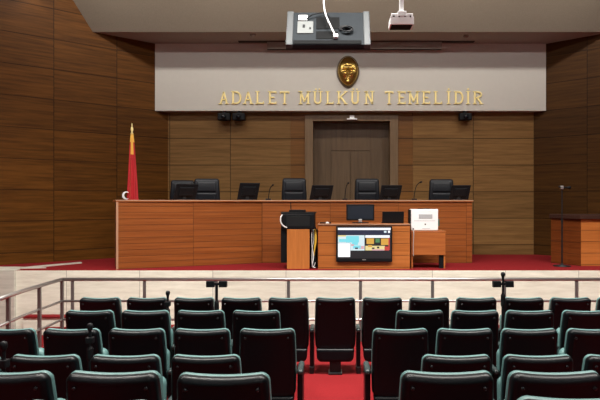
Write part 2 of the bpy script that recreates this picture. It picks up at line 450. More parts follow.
def relief(s, base, hs, nr=22, na=48):
    bm = bmesh.new(); rings = []
    for i in range(1, nr+1):
        r = i/nr; ring = []
        for k in range(na):
            q = k*2*math.pi/na; u, v = r*math.cos(q), r*math.sin(q); x, z = ell(u, v)
            ring.append(bm.verts.new((x*s, -(base+hs*face_h(u, v)), z*s)))
        rings.append(ring)
    c = bm.verts.new((0, -(base+hs*face_h(0, 0)), 0))
    for k in range(na): bm.faces.new((rings[0][k], rings[0][(k+1) % na], c))
    for i in range(nr-1):
        for k in range(na): bm.faces.new((rings[i][k], rings[i][(k+1) % na], rings[i+1][(k+1) % na], rings[i+1][k]))
    bk = [bm.verts.new((v.co.x, 0, v.co.z)) for v in rings[-1]]
    for k in range(na): bm.faces.new((rings[-1][k], rings[-1][(k+1) % na], bk[(k+1) % na], bk[k]))
    return bm
bm = bmesh.new()
n_ = 40; A = []; B = []
for k in range(n_):
    x, z = ell(math.cos(k*2*math.pi/n_), math.sin(k*2*math.pi/n_)); A.append(bm.verts.new((x, 0, z))); B.append(bm.verts.new((x*.97, -.04, z*.97)))
bm.faces.new(A[::-1]); bm.faces.new(B)
for k in range(n_): bm.faces.new((A[k], A[(k+1) % n_], B[(k+1) % n_], B[k]))
obj('backing', bm, BRONZE, t, .008)
obj('face', relief(.86, .03, 1.6), MASKG, t, smooth=True, label='gold face')

# ------------------------------------------------------------------ items under the bulkhead
def wall_speaker(px, lab, grp=None):
    d = 12.55; p = P(px, 0, d)
    t = thing('wall_camera', lab, 'camera', (p.x, d+.12, zb), 0, grp)
    obj('bracket', BX(-.035, .035, -.04, .04, -.05, 0), BLACKP, t, .003)
    obj('housing', BX(-.13, .13, -.11, .05, -.2, -.05), BLACKP, t, .02)
    b = LT([(.045, 0), (.05, .03), (.035, .06)], 16)
    o = obj('lens', b, GLOSS, t, smooth=True); o.rotation_euler = (math.pi/2, 0, 0); o.location = (0, -.10, -.13)
wall_speaker(223.5, 'left one of two black camera boxes under the white band, left side')
wall_speaker(238.3, 'right one of two black camera boxes under the white band, left side')
wall_speaker(466, 'single black camera box under the white band, right side')
t = thing('exit_light', 'small white lamp fitting on the door frame header', 'light', (P(352, 0, BKD-.05).x, BKD-.03, P(0, 118, BKD).z))
obj('body', BX(-.05, .05, -.05, 0, -.03, .045), WHITEP, t, .006)
obj('reflector', BX(-.11, .11, -.07, -.01, -.045, -.02), WHITEP, t, .006)

# ------------------------------------------------------------------ hanging screen (seen from behind) and projector bracket
TD = 8.0
pc = P(328.3, 30.2, TD)
tt = thing('hanging_television', 'grey back of a flat television hung from the ceiling', 'television', tuple(pc))
tw, thh = 1.11, .60
til = math.radians(-30)
R = Matrix.Rotation(til, 4, 'X')
def tl(bm): bmesh.ops.transform(bm, matrix=R, verts=bm.verts); return bm
obj('back_cover', tl(BX(-tw/2+.06, tw/2-.06, -.035, .03, -thh/2, thh/2)), GREYM, tt, .01)
obj('front_bezel', tl(BX(-tw/2, tw/2, .03, .06, -thh/2, thh/2)), BLACKP, tt, .006)
obj('screen', tl(BX(-tw/2+.03, tw/2-.03, .06, .064, -thh/2+.03, thh/2-.03)), GLOSS, tt)
for s in (-1, 1):
    x = s*(tw/2-.045)
    obj('side_rib', tl(BX(x-.045, x+.045, -.05, .03, -thh/2-.01, thh/2+.01)), simple('tv_rib_highlight_grey', (.05, .056, .06), .6, .2), tt, .015)  # rib colour lightened to imitate the highlight on the ribs
obj('recess', tl(BX(-.16, .15, -.042, -.030, -.02, .2)), GREYD, tt, .004)
obj('recess', tl(BX(-.16, .13, -.042, -.030, -.2, -.06)), GREYD, tt, .004)
obj('lower_grille', tl(BX(-tw/2+.1, tw/2-.12, -.045, -.030, -thh/2+.01, -thh/2+.075)), GREYD, tt, .004)
cpl = obj('connector_plate', tl(BX(-.41, -.2, -.047, -.033, -.1, .12)), simple('connector_plate', (.16, .17, .17), .8, 0, .1), tt, .004, label='pale connector plate')
obj('connector_label', tl(BX(-.4, -.28, -.05, -.034, .14, .23)), WHITEP, tt, label='white paper label')
obj('socket', tl(BX(-.34, -.31, -.055, -.04, 0, .05)), BLACKP, cpl)
obj('socket', tl(BX(-.25, -.23, -.055, -.04, -.03, 0)), BLACKP, cpl)
cab = [R @ Vector(v) for v in [(-.30, -.05, .15), (-.2, -.08, .21), (-.05, -.07, .25), (.02, -.05, .2)]]
obj('black_cable', TB(spline(cab), .007), BLACKP, tt, smooth=True)
cab = []
for i in range(40):
    q = i*.55; cab.append(R @ Vector((.22+.085*math.cos(q)*(1-.004*i)+.001*i, -.055-.0006*i, -.02-.001*i+.05*math.sin(q))))
obj('coiled_cable', TB(spline(cab, 3), .008), BLACKP, tt, smooth=True)
top = Vector((P(323, 0, TD).x-pc.x, 0, CZ-pc.z))
cab = [top, Vector((-.07, -.02, .9)), Vector((-.06, -.05, .36)), Vector((-.03, -.10, .17)), Vector((.04, -.12, 0)), R @ Vector((.10, -.06, -.17))]
wc = obj('white_cable', TB(spline(cab, 10), .011), WHITEP, tt, smooth=True)
obj('cable_plug', tl(BX(.07, .13, -.08, -.035, -.2, -.14)), WHITEP, wc, .01)

PD = 6.2
pc = P(402, 19.5, PD)
t = thing('projector_bracket', 'white ceiling bracket on a white pole, right of the hanging television', 'bracket', tuple(pc))
w, h = 22/F*PD/2, .05
obj('pole', BX(-.022, .022, .03, .075, .03, CZ-pc.z), WHITEP, t, .004)
obj('plate', BX(-w, w, -.01, .012, -.052, h+.012), WHITEP, t, .006)
obj('tray', BX(-w, w, .0, .2, -.052, -.038), GREYD, t, .004)
for s in (-1, 1): obj('side_flange', BX(s*w-.008, s*w+.008, -.01, .2, -.052, .03), WHITEP, t, .003)
obj('cable_box', BX(-.045, .045, -.02, .03, .03, .085), WHITEP, t, .005)
for x in (-.085, -.03, .03, .085):
    obj('bolt', TB([(x, -.018, .03), (x, -.008, .03)], .008), BLACKP, t)

# ------------------------------------------------------------------ judges' bench
BH = 1.155
bench = thing('judges_bench', 'long orange-brown wooden judges bench with an angled left wing', 'bench', (0, 0, 0))
pL = Vector((-3.60, 9.97)); pM = Vector((P(262, 0, 11.02).x, 11.02)); pR = Vector((P(472, 0, 11.02).x, 11.02))
def panel(name, a, b, th, z0, z1, mat, par, bev=.0):
    d = b-a; L = d.length; o = obj(name, BX(0, L, 0, th, z0, z1), mat, par, bev)
    o.location = (a.x, a.y, 0); o.rotation_euler = (0, 0, math.atan2(d.y, d.x)); return o
panel('wing_front', pL, pM, .05, 0, BH-.035, W_BENCH, bench)
panel('main_front', pM, pR, .05, 0, BH-.035, W_BENCH, bench)
panel('wing_top', pL+Vector((-.02, -.02)), pM+Vector((0.004, -.03)), .62, BH-.035, BH, W_TABLE, bench, .004)
panel('main_top', pM+Vector((-.03, -.025)), pR+Vector((.02, -.025)), .62, BH-.035, BH, W_TABLE, bench, .004)
panel('edge_highlight', pL+Vector((-.02, -.026)), pM+Vector((0.004, -.036)), .008, BH-.016, BH-.002, W_EDGE_LIT, bench)
panel('edge_highlight', pM+Vector((-.0, -.031)), pR+Vector((.02, -.031)), .008, BH-.016, BH-.002, W_EDGE_LIT, bench)
panel('end_panel', pL+Vector((-.01, .03)), pL+Vector((-.24, .55)), -.04, 0, BH-.035, W_BENCH, bench)
panel('end_panel', pR+Vector((0, .055)), pR+Vector((0, .9)), .04, 0, BH-.035, W_BENCH, bench)
panel('lit_end_edge', pL+Vector((-.015, -.012)), pL+Vector((.015, .002)), .05, 0, BH-.035, W_EDGE_LIT, bench)  # pale strip painting in the lit edge at the bench end
# raised floor behind the bench
PLZ = .30
d_ = (pM-pL).normalized(); nrm = Vector((-d_.y, d_.x))
q = [pL+nrm*.06+Vector((.05, .0)), pM+nrm*.06, Vector((pR.x-.05, pM.y+.07)), Vector((pR.x-.05, BKD-.1)), Vector((XL+.25, BKD-.1)), pL+Vector((-.22, .62))]
struct('floor_dais', poly_prism(bmesh.new(), [(v.x, v.y) for v in q], 0, PLZ), CARPET)

# office chairs of the judges
def judge_chair():
    t = thing('judge_chair', 'x', 'chair', (0, 0, 0), 0, 'judges chairs behind the bench')
    H = 1.30
    wf = lambda u: .225+.035*math.sin(min(1, u*1.15)*math.pi)*.6+.01*u
    def fn(x, y, z): return (x, y+.10*(z-.5)+.35*x*x*-1+.03*math.sin((z-.5)*7), z)
    O = lambda i: outline(.50, H, wf, .06, .055, i)
    obj('backrest', loops(bmesh.new(), [(O(.05), -.055), (O(.02), -.05), (O(0), -.02), (O(0), .02), (O(.03), .05)], fn), BLACKL, t, smooth=True)
    O2 = lambda a, b, i: outline(a, b, lambda u: .185, .03, .03, i)
    for a, b in ((.56, .78), (.795, 1.02), (1.03, 1.25)):
        obj('back_pad', loops(bmesh.new(), [(O2(a, b, .03), -.068), (O2(a, b, .006), -.062), (O2(a, b, 0), -.045)], fn), BLACKL, t, smooth=True)
    obj('seat', BX(-.25, .25, -.42, .08, .40, .50), BLACKL, t, .04, seg=4)
    for s in (-1, 1):
        pts = spline([(s*.24, .0, .43), (s*.30, -.02, .46), (s*.31, -.05, .62), (s*.30, -.12, .68), (s*.29, -.32, .67)], 5)
        obj('armrest', TB(pts, .02), BLACKP, t, smooth=True)
    obj('gas_column', LT([(.035, .09), (.035, .3), (.025, .3), (.025, .41)], 12), BLACKM, t)
    bm = bmesh.new()
    for k in range(5):
        q = k*2*math.pi/5+.3; tube(bm, [(0, 0, .1), (.3*math.cos(q), .3*math.sin(q), .06)], [.03, .018])
    sb = obj('star_base', bm, BLACKM, t)
    for k in range(5):
        q = k*2*math.pi/5+.3; x, y = .3*math.cos(q), .3*math.sin(q)
        obj('caster', TB([(x-.02, y, .03), (x+.02, y, .03)], .03, 12), BLACKP, sb)
    return t
jc = None
spots = [(183.5, 180.2, 12.25, .30, 'leftmost black judge chair, partly hidden behind the next one at the wing'),
         (207.3, 178.6, 11.55, .10, 'black judge chair second from the left, at the angled wing'),
         (294.3, 178.2, 12.0, 0, 'black judge chair in front of the left door jamb'),
         (367, 178.6, 12.0, 0, 'black judge chair in front of the right side of the door'),
         (441, 179.2, 12.0, -.04, 'rightmost black judge chair behind the bench')]
first = judge_chair()
for i, (px, py, d, rz, lab) in enumerate(spots):
    o = first if i == 0 else dup(first)
    p = P(px, py, d)
    s = (p.z-PLZ)/1.30
    o.location = (p.x, d-.06, PLZ); o.rotation_euler = (0, 0, rz); o.scale = (1, 1, s); o['label'] = lab

# bench monitors, backs toward the camera
def bench_monitor():
    t = thing('bench_monitor', 'x', 'monitor', (0, 0, 0), 0, 'monitors on the bench')
    Rm = Matrix.Rotation(math.radians(14), 4, 'X')
    Sh = Matrix(((1, 0, .16, 0), (0, 1, 0, 0), (0, 0, 1, 0), (0, 0, 0, 1)))
    def tr(bm): bmesh.ops.transform(bm, matrix=Sh @ Rm, verts=bm.verts); return bm
    obj('screen_back', tr(BX(-.2, .2, -.012, .012, .008, .30)), BLACKP, t, .006)
    obj('rear_housing', tr(BX(-.13, .13, -.035, -.01, .08, .24)), BLACKP, t, .01)
    obj('screen', tr(BX(-.19, .19, .012, .014, .03, .29)), GLOSS, t)
    st = obj('stand', BX(-.03, .03, -.03, .03, .01, .12), BLACKM, t, .005)
    obj('stand_base', BX(-.11, .11, -.07, .09, 0, .012), BLACKM, st, .004)
    return t
mons = [(184, 183.5, 10.75, .55, 1.0, 'black monitor at the left end of the bench wing'),
        (247, 182.5, 11.25, .35, .95, 'black monitor on the bench wing near the gooseneck microphone'),
        (320, 184.8, 11.35, .12, 1.02, 'black monitor on the bench in front of the left half of the door'),
        (389, 184.8, 11.35, .08, .98, 'black monitor on the bench in front of the right door jamb'),
        (458.5, 184.8, 11.35, -.03, .90, 'black monitor at the right end of the bench')]
first = bench_monitor()
for i, (px, py, d, rz, s, lab) in enumerate(mons):
    o = first if i == 0 else dup(first)
    p = P(px, 200, d); hh = (P(0, py, d).z-BH)/.30
    o.location = (p.x, d, BH); o.rotation_euler = (0, 0, rz); o.scale = (s, s, hh); o['label'] = lab

def gooseneck(px, pytip, d, lean, lab, base_z=BH, grp='gooseneck microphones on the bench'):
    p = P(px, 200, d); h = P(0, pytip, d).z-base_z
    t = thing('desk_microphone', lab, 'microphone', (p.x, d, base_z), 0, grp)
    obj('base', BX(-.05, .05, -.06, .06, 0, .03), BLACKP, t, .008)
    tip = Vector((lean, -.03, h))
    obj('gooseneck', TB(spline([(0, 0, .02), (0.005*lean/.05, 0, h*.4), (lean*.45, -.01, h*.8), tip], 6), .0075), BLACKP, t, smooth=True)
    obj('capsule', TB([tip-Vector((0, 0, .005)), tip+Vector((lean*.25, -.02, .008)), tip+Vector((lean*.45, -.035, .012))], [.012, .017, .01], 10), BLACKP, t, smooth=True)
gooseneck(268.5, 185.5, 11.3, .07, 'black gooseneck microphone on the bench, left of the door')
gooseneck(345.0, 183.5, 11.3, .05, 'black gooseneck microphone on the bench, in front of the door')
gooseneck(414.0, 182.5, 11.3, .10, 'black gooseneck microphone on the bench, right of the door')

# ------------------------------------------------------------------ flag
fd = 11.15
p = P(132, 0, fd)
t = thing('flag_on_pole', 'red flag with gold fringe furled on a pole behind the bench wing', 'flag', (p.x, fd, PLZ if False else 0))
ztop = P(0, 123, fd).z
obj('pole_base', LT([(.16, 0), (.16, .02), (.05, .06), (.02, .1)], 20), GOLD, t, smooth=True)
obj('pole', LT([(.013, .05), (.013, ztop-.2)], 10), GOLD, t, smooth=True)
obj('finial', LT([(.008, ztop-.22), (.03, ztop-.2), (.012, ztop-.17), (.028, ztop-.12), (.022, ztop-.09), (.006, ztop-.06), (.012, ztop-.04), (.002, ztop)], 12), GOLD, t, smooth=True)
zt, zbm = P(0, 134, fd).z, .55
bm = bmesh.new(); R_ = []
for i in range(25):
    u = i/24; z = zt+(zbm-zt)*u
    amp = .028+.125*u**.8; ring = []
    for k in range(56):
        q = k*2*math.pi/56
        r = amp*(1+.22*math.sin(7*q+1.2*u)+.1*math.sin(3*q+2))
        ring.append(bm.verts.new((r*math.cos(q)*.72+.015*u, r*math.sin(q)*.6, z)))
    R_.append(ring)
for i in range(24):
    for k in range(56):
        f = bm.faces.new((R_[i][k], R_[i][(k+1) % 56], R_[i+1][(k+1) % 56], R_[i+1][k]))
        a = k/56
        f.material_index = 1 if (i < 5 and .66 < a < .86) or (i < 2) or (.69 < a < .71) else 0
bm.faces.new(R_[0]); bm.faces.new(R_[-1])
obj('flag_cloth', bm, [FLAGR, GOLDF], t, smooth=True)
# white crescent part showing in a fold
bm = bmesh.new(); n = 14; A = []; B = []
cx, cz = P(126.5, 0, fd).x-p.x+.03, P(0, 195.5, fd).z
for i in range(n+1):
    q = math.radians(60+240*i/n); A.append(bm.verts.new((cx+.075*math.cos(q), -.105, cz+.075*math.sin(q)))); B.append(bm.verts.new((cx+.02+.055*math.cos(q), -.108, cz+.058*math.sin(q))))
for i in range(n): bm.faces.new((A[i], A[i+1], B[i+1], B[i]))
o = obj('crescent', bm, WHITEP, t, label='white crescent on the flag')
o.modifiers.new('thick', 'SOLIDIFY').thickness = .006

# ------------------------------------------------------------------ clerk's desk
DD = 10.03
dx0, dx1 = P(318, 0, DD).x, P(410.3, 0, DD).x
DH = P(0, 223.7, DD).z
dc = (dx0+dx1)/2; dw = (dx1-dx0)/2
t = thing('clerk_desk', 'orange-brown wooden clerk desk with a television on its front', 'desk', (dc, DD, 0))
obj('front_panel', BX(-dw+.01, dw-.01, 0, .03, 0, DH-.025), W_DESK, t)
obj('desk_top', BX(-dw, dw, -.01, .62, DH-.025, DH), W_TABLE, t, .004)
obj('edge_highlight', BX(-dw, dw, -.016, -.009, DH-.02, DH-.001), W_EDGE_LIT, t)
for s in (-1, 1): obj('side_panel', BX(s*(dw-.015)-.015, s*(dw-.015)+.015, .03, .6, 0, DH-.025), W_DESK, t)
# TV on the desk front
a, b = P(336, 262, DD-.05), P(392.3, 226.3, DD-.05)
t = thing('television', 'television on the desk front showing bright coloured windows', 'television', ((a.x+b.x)/2, DD, (a.z+b.z)/2))
hw, hh = (b.x-a.x)/2, (b.z-a.z)/2
obj('casing', BX(-hw, hw, -.05, -.018, -hh, hh), BLACKP, t, .01)
obj('wall_bracket', BX(-.2, .2, -.018, 0, -.15, .15), BLACKM, t)
def pxz(px, py): return ((px-336)/56.3*2*hw-hw, hh-(py-226.3)/35.7*2*hh)
bm = bmesh.new(); mats = [GLOSS, emit('screen_white', (.95, .97, 1), 1.1), emit('screen_navy', (.01, .015, .05), 1), emit('screen_cyan', (.22, .75, .85), 1.0),
    emit('screen_pale', (.75, .9, .95), .95), emit('screen_amber', (.80, .42, .06), .9), emit('screen_cream', (.95, .78, .35), .9), emit('screen_red', (.75, .06, .05), .8), emit('screen_dark', (.004, .004, .008), 1), emit('screen_pink', (.8, .45, .5), .9), emit('screen_green', (.1, .3, .12), .8)]
def rc(x0, y0, x1, y1, mi, lay=0):
    (xa, za), (xb, zb_) = pxz(x0, y0), pxz(x1, y1); y = -.0505-.0004*lay
    f = bm.faces.new([bm.verts.new(v) for v in ((xa, y, zb_), (xb, y, zb_), (xb, y, za), (xa, y, za))]); f.material_index = mi
rc(337.6, 227.6, 391, 258.5, 8); rc(337.9, 227.8, 390.7, 230.0, 1, 1); rc(337.9, 230.0, 390.7, 235, 2, 1)
rc(384, 230.8, 386.5, 232.8, 4, 2); rc(388, 230.6, 390, 232.9, 1, 2)
rc(338, 235.2, 364.5, 243, 4, 1); rc(346, 236, 359, 242.5, 3, 2); rc(339, 239, 347, 242, 3, 2); rc(352, 241, 358, 245, 3, 3); rc(338, 235.2, 346, 236.6, 6, 3)
rc(338, 243.2, 350.2, 257, 1, 1); rc(350.4, 243, 364.5, 250.5, 4, 2); rc(353, 245.5, 361, 248.5, 3, 4); rc(359, 246, 364, 249, 9, 4); rc(351, 244.2, 354, 246, 9, 4)
rc(355, 247.5, 358, 249, 2, 5)
rc(365.3, 235.2, 389.7, 237.8, 1, 1); rc(365.3, 237.8, 389.7, 250.6, 8, 1)
rc(366.5, 238.3, 374, 244, 5, 2); rc(381, 238.5, 388.4, 245, 5, 2); rc(375.5, 238.5, 379.7, 242.5, 10, 2); rc(388.4, 238, 389.7, 250, 7, 2)
rc(365.3, 245.8, 385, 250.4, 6, 3); rc(368, 245, 372, 247, 5, 4); rc(372, 247.5, 374.5, 249, 8, 4); rc(377, 246.6, 379.2, 248.4, 8, 4); rc(384.5, 246.5, 389, 250.4, 7, 4); rc(372, 249.2, 384, 250.5, 9, 4)
obj('screen', bm, mats, t, label='lit screen with coloured windows')
obj('badge', BX(-.03, .03, -.052, -.049, -hh+.03, -hh+.045), CHROME, t)
# desk monitor
a, b = P(346.3, 224, DD+.25), P(374.3, 204.3, DD+.25)
t = thing('desk_monitor', 'black computer monitor with a dark screen on the clerk desk', 'monitor', ((a.x+b.x)/2, DD+.25, DH))
hw = (b.x-a.x)/2; z1 = b.z-DH
obj('bezel', BX(-hw, hw, -.02, .02, .045, z1), BLACKP, t, .006)
obj('screen', BX(-hw+.025, hw-.025, -.0215, -.019, .075, z1-.025), simple('monitor_screen_blueblack', (.012, .018, .028), .15), t)
obj('stand', BX(-.03, .03, .0, .05, .01, .2), BLACKP, t, .005)
obj('stand_base', BX(-.14, .14, -.08, .1, 0, .014), BLACKP, t, .005)
obj('hinge_cover', BX(-.03, .03, -.03, 0, .014, .07), CHROME, t, .006, label='silver stand neck')
a, b = P(382, 224, DD+.22), P(403.6, 212, DD+.22)
t = thing('laptop', 'open black laptop seen from behind on the right of the clerk desk', 'laptop', ((a.x+b.x)/2, DD+.2, DH))
hw = (b.x-a.x)/2
bm = BX(-hw, hw, -.006, .006, 0, b.z-DH); bmesh.ops.transform(bm, matrix=Matrix.Translation((0, -.0, .012)) @ Matrix.Rotation(math.radians(10), 4, 'X'), verts=bm.verts)
obj('lid', bm, BLACKP, t, .004)
obj('keyboard_base', BX(-hw, hw, 0, .24, 0, .018), BLACKP, t, .004)
o = obj('keyboard', BX(-.17, .02, -.04, .08, 0, .02), BLACKP, None, .005); o.location = (P(330, 0, DD+.12).x, DD+.12, DH)
tag(o, 'small dark keyboard lying at the left of the clerk desk', 'keyboard')
o = obj('mouse', LT([(.03, 0), (.032, .012), (.02, .026), (.004, .03)], 14), WHITEP, smooth=True); o.location = (P(327.5, 0, DD+.05).x+.0, DD+.03, DH)
tag(o, 'small pale mouse at the front edge of the clerk desk', 'mouse')

# ------------------------------------------------------------------ equipment cabinet left of the desk
cx0, cx1 = P(287, 0, DD).x, P(309.5, 0, DD).x
cc = (cx0+cx1)/2; cw = (cx1-cx0)/2
t = thing('equipment_cabinet', 'small cabinet with plain orange wooden front and black top unit', 'cabinet', (cc, DD, 0))
CT = P(0, 229.3, DD).z
obj('front_panel', BX(-cw, cw, 0, .02, 0, CT), W_PLAIN, t, .003)
kx0, kx1 = P(281, 0, DD+.1).x-cc, P(316, 0, DD+.1).x-cc
zk = P(0, 213.5, DD+.1).z
obj('carcass', BX(kx0, -cw+.02, .06, .5, .1, CT+.03), BLACKP, t, .005)
obj('carcass', BX(-cw+.02, cw-.02, .02, .5, .02, CT), BLACKP, t, .005)
obj('top_unit', BX(kx0+.01, kx1-.02, .0, .5, CT, zk), BLACKP, t, .015)
obj('top_unit_lip', BX(kx0, kx1, .02, .5, zk, zk+.022), BLACKP, t, .006)
obj('carcass', BX(cw-.02, P(317.5, 0, DD+.3).x-cc, .28, .5, .02, CT-.02), BLACKP, t)  # black panel put in as a dark background behind the cables
obj('grille', BX(kx0+.1, kx1-.1, -.006, .0, CT+.05, zk-.04), BLACKM, t, .004)
pts = [(kx0+.03+.0, -.01, zk-.02), (kx0-.01+.02, -.05, zk-.06), (kx0+.01, -.05, zk-.14), (kx0+.05, -.04, zk-.2), (kx0+.11, -.015, zk-.235)]
obj('white_cable', TB(spline(pts), .011), WHITEP, t, smooth=True)
t2 = thing('wireless_receiver', 'flat black receiver with a thin antenna on top of the cabinet', 'receiver', (P(297.5, 0, DD+.25).x, DD+.25, zk+.022))
obj('body', BX(-.14, .14, -.08, .08, 0, .04), BLACKP, t2, .005)
obj('antenna', TB([(-.115, .05, .03), (-.12, .05, .17)], .008), BLACKP, t2)
# cable bundle
gx = P(313.8, 0, DD+.08).x
t = thing('cable_bundle', 'hanging bundle of white, yellow and black cables between cabinet and desk', 'cables', (gx, DD+.09, 0))
def cable(name, m, pts, r=.009): obj(name, TB(spline(pts, 8), r), m, t, smooth=True)
cable('white_cable', WHITEP, [(-.02, .03, .70), (-.035, -.02, .58), (-.03, -.02, .38), (-.005, -.03, .2), (-.025, -.03, .06), (.0, .0, .012)], .009)
cable('white_cable', WHITEP, [(-.01, .03, .70), (.0, .0, .5), (-.03, -.01, .3), (-.03, -.03, .1), (-.02, .02, .012)], .006)
cable('yellow_cable', YELC, [(.0, .03, .68), (.035, -.02, .6), (.04, -.03, .45), (.01, -.02, .3), (.0, -.01, .22)], .012)
cable('yellow_cable', YELC, [(.01, .03, .68), (.025, -.01, .52), (.015, -.03, .38), (.0, -.0, .25)], .010)
cable('black_cable', BLACKP, [(.02, .03, .7), (.045, -.02, .5), (.02, 0, .25), (.035, 0, .1), (.01, .02, .012)], .012)
cable('black_cable', BLACKP, [(.0, .06, .7), (.02, .06, .4), (-.03, .06, .2), (.02, .05, .012)], .02)
cable('white_cable', WHITEP, [(.04, .0, .13), (.0, -.01, .04), (-.03, -.02, .03), (.03, -.02, .014)], .007)

# ------------------------------------------------------------------ small table + white device
d2 = 10.1
a, b = P(411.5, 269, d2), P(445.5, 231, d2)
t = thing('side_table', 'small orange-brown wooden side table right of the clerk desk', 'table', ((a.x+b.x)/2, d2, 0))
hw = (b.x-a.x)/2; za = P(0, 255, d2).z
obj('apron', BX(-hw, hw, 0, .02, za, b.z-.02), W_TABLE, t, .003)
obj('table_top', BX(-hw-.01, hw+.01, -.005, .5, b.z-.02, b.z), W_TABLE, t, .004)
for sx in (-1, 1): obj('side_panel', BX(sx*(hw-.013)-.013, sx*(hw-.013)+.013, .02, .5, 0, b.z-.02), W_DESK if sx > 0 else W_TABLE, t, .002)
obj('leg_post', BX(hw-.1, hw-.02, .03, .06, 0, za), BLACKP, t)
TT = b.z
a, b = P(411, 229, d2+.1), P(438, 209.2, d2+.1)
t = thing('white_device', 'white upright machine with a grey display on the small side table', 'device', ((a.x+b.x)/2, d2+.1, TT))
hw = (b.x-a.x)/2; z1 = b.z-TT
bd_ = obj('body', BX(-hw, hw, -.02, .22, .005, z1), WHITEP, t, .012)
obj('display', BX(-.12+.02, .13, -.024, -.018, z1-.16, z1-.085), OFFW, bd_, .002)
obj('seam', BX(-hw+.05, hw-.05, -.0215, -.018, z1-.2, z1-.194), OFFW, bd_)
obj('knob', TB([(.01, -.028, z1-.255), (.01, -.018, z1-.255)], .012, 12), GREYD, bd_)
obj('caption_strip', BX(-.04, .09, -.0215, -.018, .035, .042), OFFW, bd_)
obj('side_cover', BX(-hw-.03, -hw, .0, .2, .0, z1-.01), BLACKP, t, .004)
obj('handle', BX(-.1, .1, .04, .1, z1-.002, z1+.012), GREYD, t, .005)
obj('connector', BX(hw-.0, hw+.03, .02, .1, .08, .2), simple('green_connector', (.03, .10, .06), .5), t, .004)
obj('lock', TB([(-hw+.035, -.028, .03), (-hw+.035, -.018, .03)], .014, 12), BLACKP, bd_)
obj('cord', TB(spline([(-hw+.03, -.0205-.012, .02), (-hw+.03, -.13, -.04), (-hw+.02, -.13, -.25), (-hw+.025, -.12, -.42)], 8), .006), OFFW, t, smooth=True)

# ------------------------------------------------------------------ witness box and microphone stand
wd = 10.5
c0, c1 = P(551, 0, 11.05), P(581, 0, wd)
a2, b2, c2 = Vector((c0.x, 11.05)), Vector((c1.x, wd)), Vector((5.35, wd))
BT = P(0, 215, wd).z
t = thing('witness_box', 'wooden witness stand with a dark top at the right edge', 'lectern', (0, 0, 0))
panel('side_panel', a2, b2, .03, 0, BT-.05, W_BOX_SHADED, t)
panel('front_panel', b2, c2, .03, 0, BT-.05, W_BOX_LIT, t)
panel('side_panel', c2, c2+Vector((0, .9)), .03, 0, BT-.05, W_BOX_SHADED, t)
bm = poly_prism(bmesh.new(), [(a2.x-.03, a2.y+.0), (b2.x-.04, b2.y-.05), (c2.x+.04, c2.y-.05), (c2.x+.04, c2.y+.95), (a2.x+.12, c2.y+.95)], BT-.07, BT)
obj('top', bm, DKWOOD, t, .004, label='dark top')

md = 10.46
p = P(562, 0, md)
t = thing('microphone_stand', 'black microphone stand in front of the witness box', 'stand', (p.x, md, 0))
obj('base', LT([(.15, 0), (.15, .012), (.03, .03), (.014, .05)], 24), BLACKM, t, smooth=True)
zt = P(0, 187.5, md).z
obj('pole', LT([(.014, .03), (.014, .75), (.018, .75), (.018, .82), (.010, .82), (.010, zt)], 10), BLACKM, t)
obj('clamp', BX(-.03, .02, -.03, .02, zt-.03, zt+.03), CHROME, t, .008, label='shiny clamp')
t3 = obj('microphone', TB([(-.07, -.03, zt+.015), (.0, -.01, zt+.0), (.10, .02, zt+.0), (.12, .025, zt), (.16, .03, zt), (.17, .03, zt)], [.012, .013, .014, .025, .025, .01], 12), BLACKP, smooth=True)
t3.location = (p.x, md, 0)
tag(t3, 'black handheld microphone clipped horizontally on the stand by the witness box', 'microphone')

# ------------------------------------------------------------------ railing
RD = 9.2
t = thing('railing', 'stainless steel railing in front of the stage, turning toward the seats at left', 'railing', (0, 0, FLOOR))
rz = [P(0, y, RD).z-FLOOR for y in (279.3, 301, 319.5)]
rx0, rx1 = -4.17, 5.9
for i, z in enumerate(rz):
    nm = 'top_rail' if i == 0 else 'lower_rail'
    r = .027 if i == 0 else .019
    obj(nm, TB([(rx0, RD, z), (rx1, RD, z)], r, 12), CHROME, t, smooth=True)
    obj(nm, TB([(rx0, RD, z), (rx0+.02, 8.0, z), (rx0+.12, 6.9, z)], r, 12), CHROME, t, smooth=True)
    o = LT([(.001, z-r*1.05), (r*1.05, z-r*.5), (r*1.1, z), (r*1.05, z+r*.5), (.001, z+r*1.05)], 10, rx0, RD)
    obj('rail_joint', o, CHROME, t, smooth=True)
k = 0
while True:
    x = P(72.5, 0, RD).x+k*1.104
    if x > rx1: break
    obj('post', BX(x-.024, x+.024, RD-.012, RD+.012, 0.13 if False else 0, rz[0]-.015), POST, t, .006); k += 1
for y, xx in ((RD, rx0), (8.47, rx0+.012), (7.58, rx0+.055)):
    obj('post', BX(xx-.024, xx+.024, y-.02, y+.02, 0, rz[0]-.015), POST, t, .006)

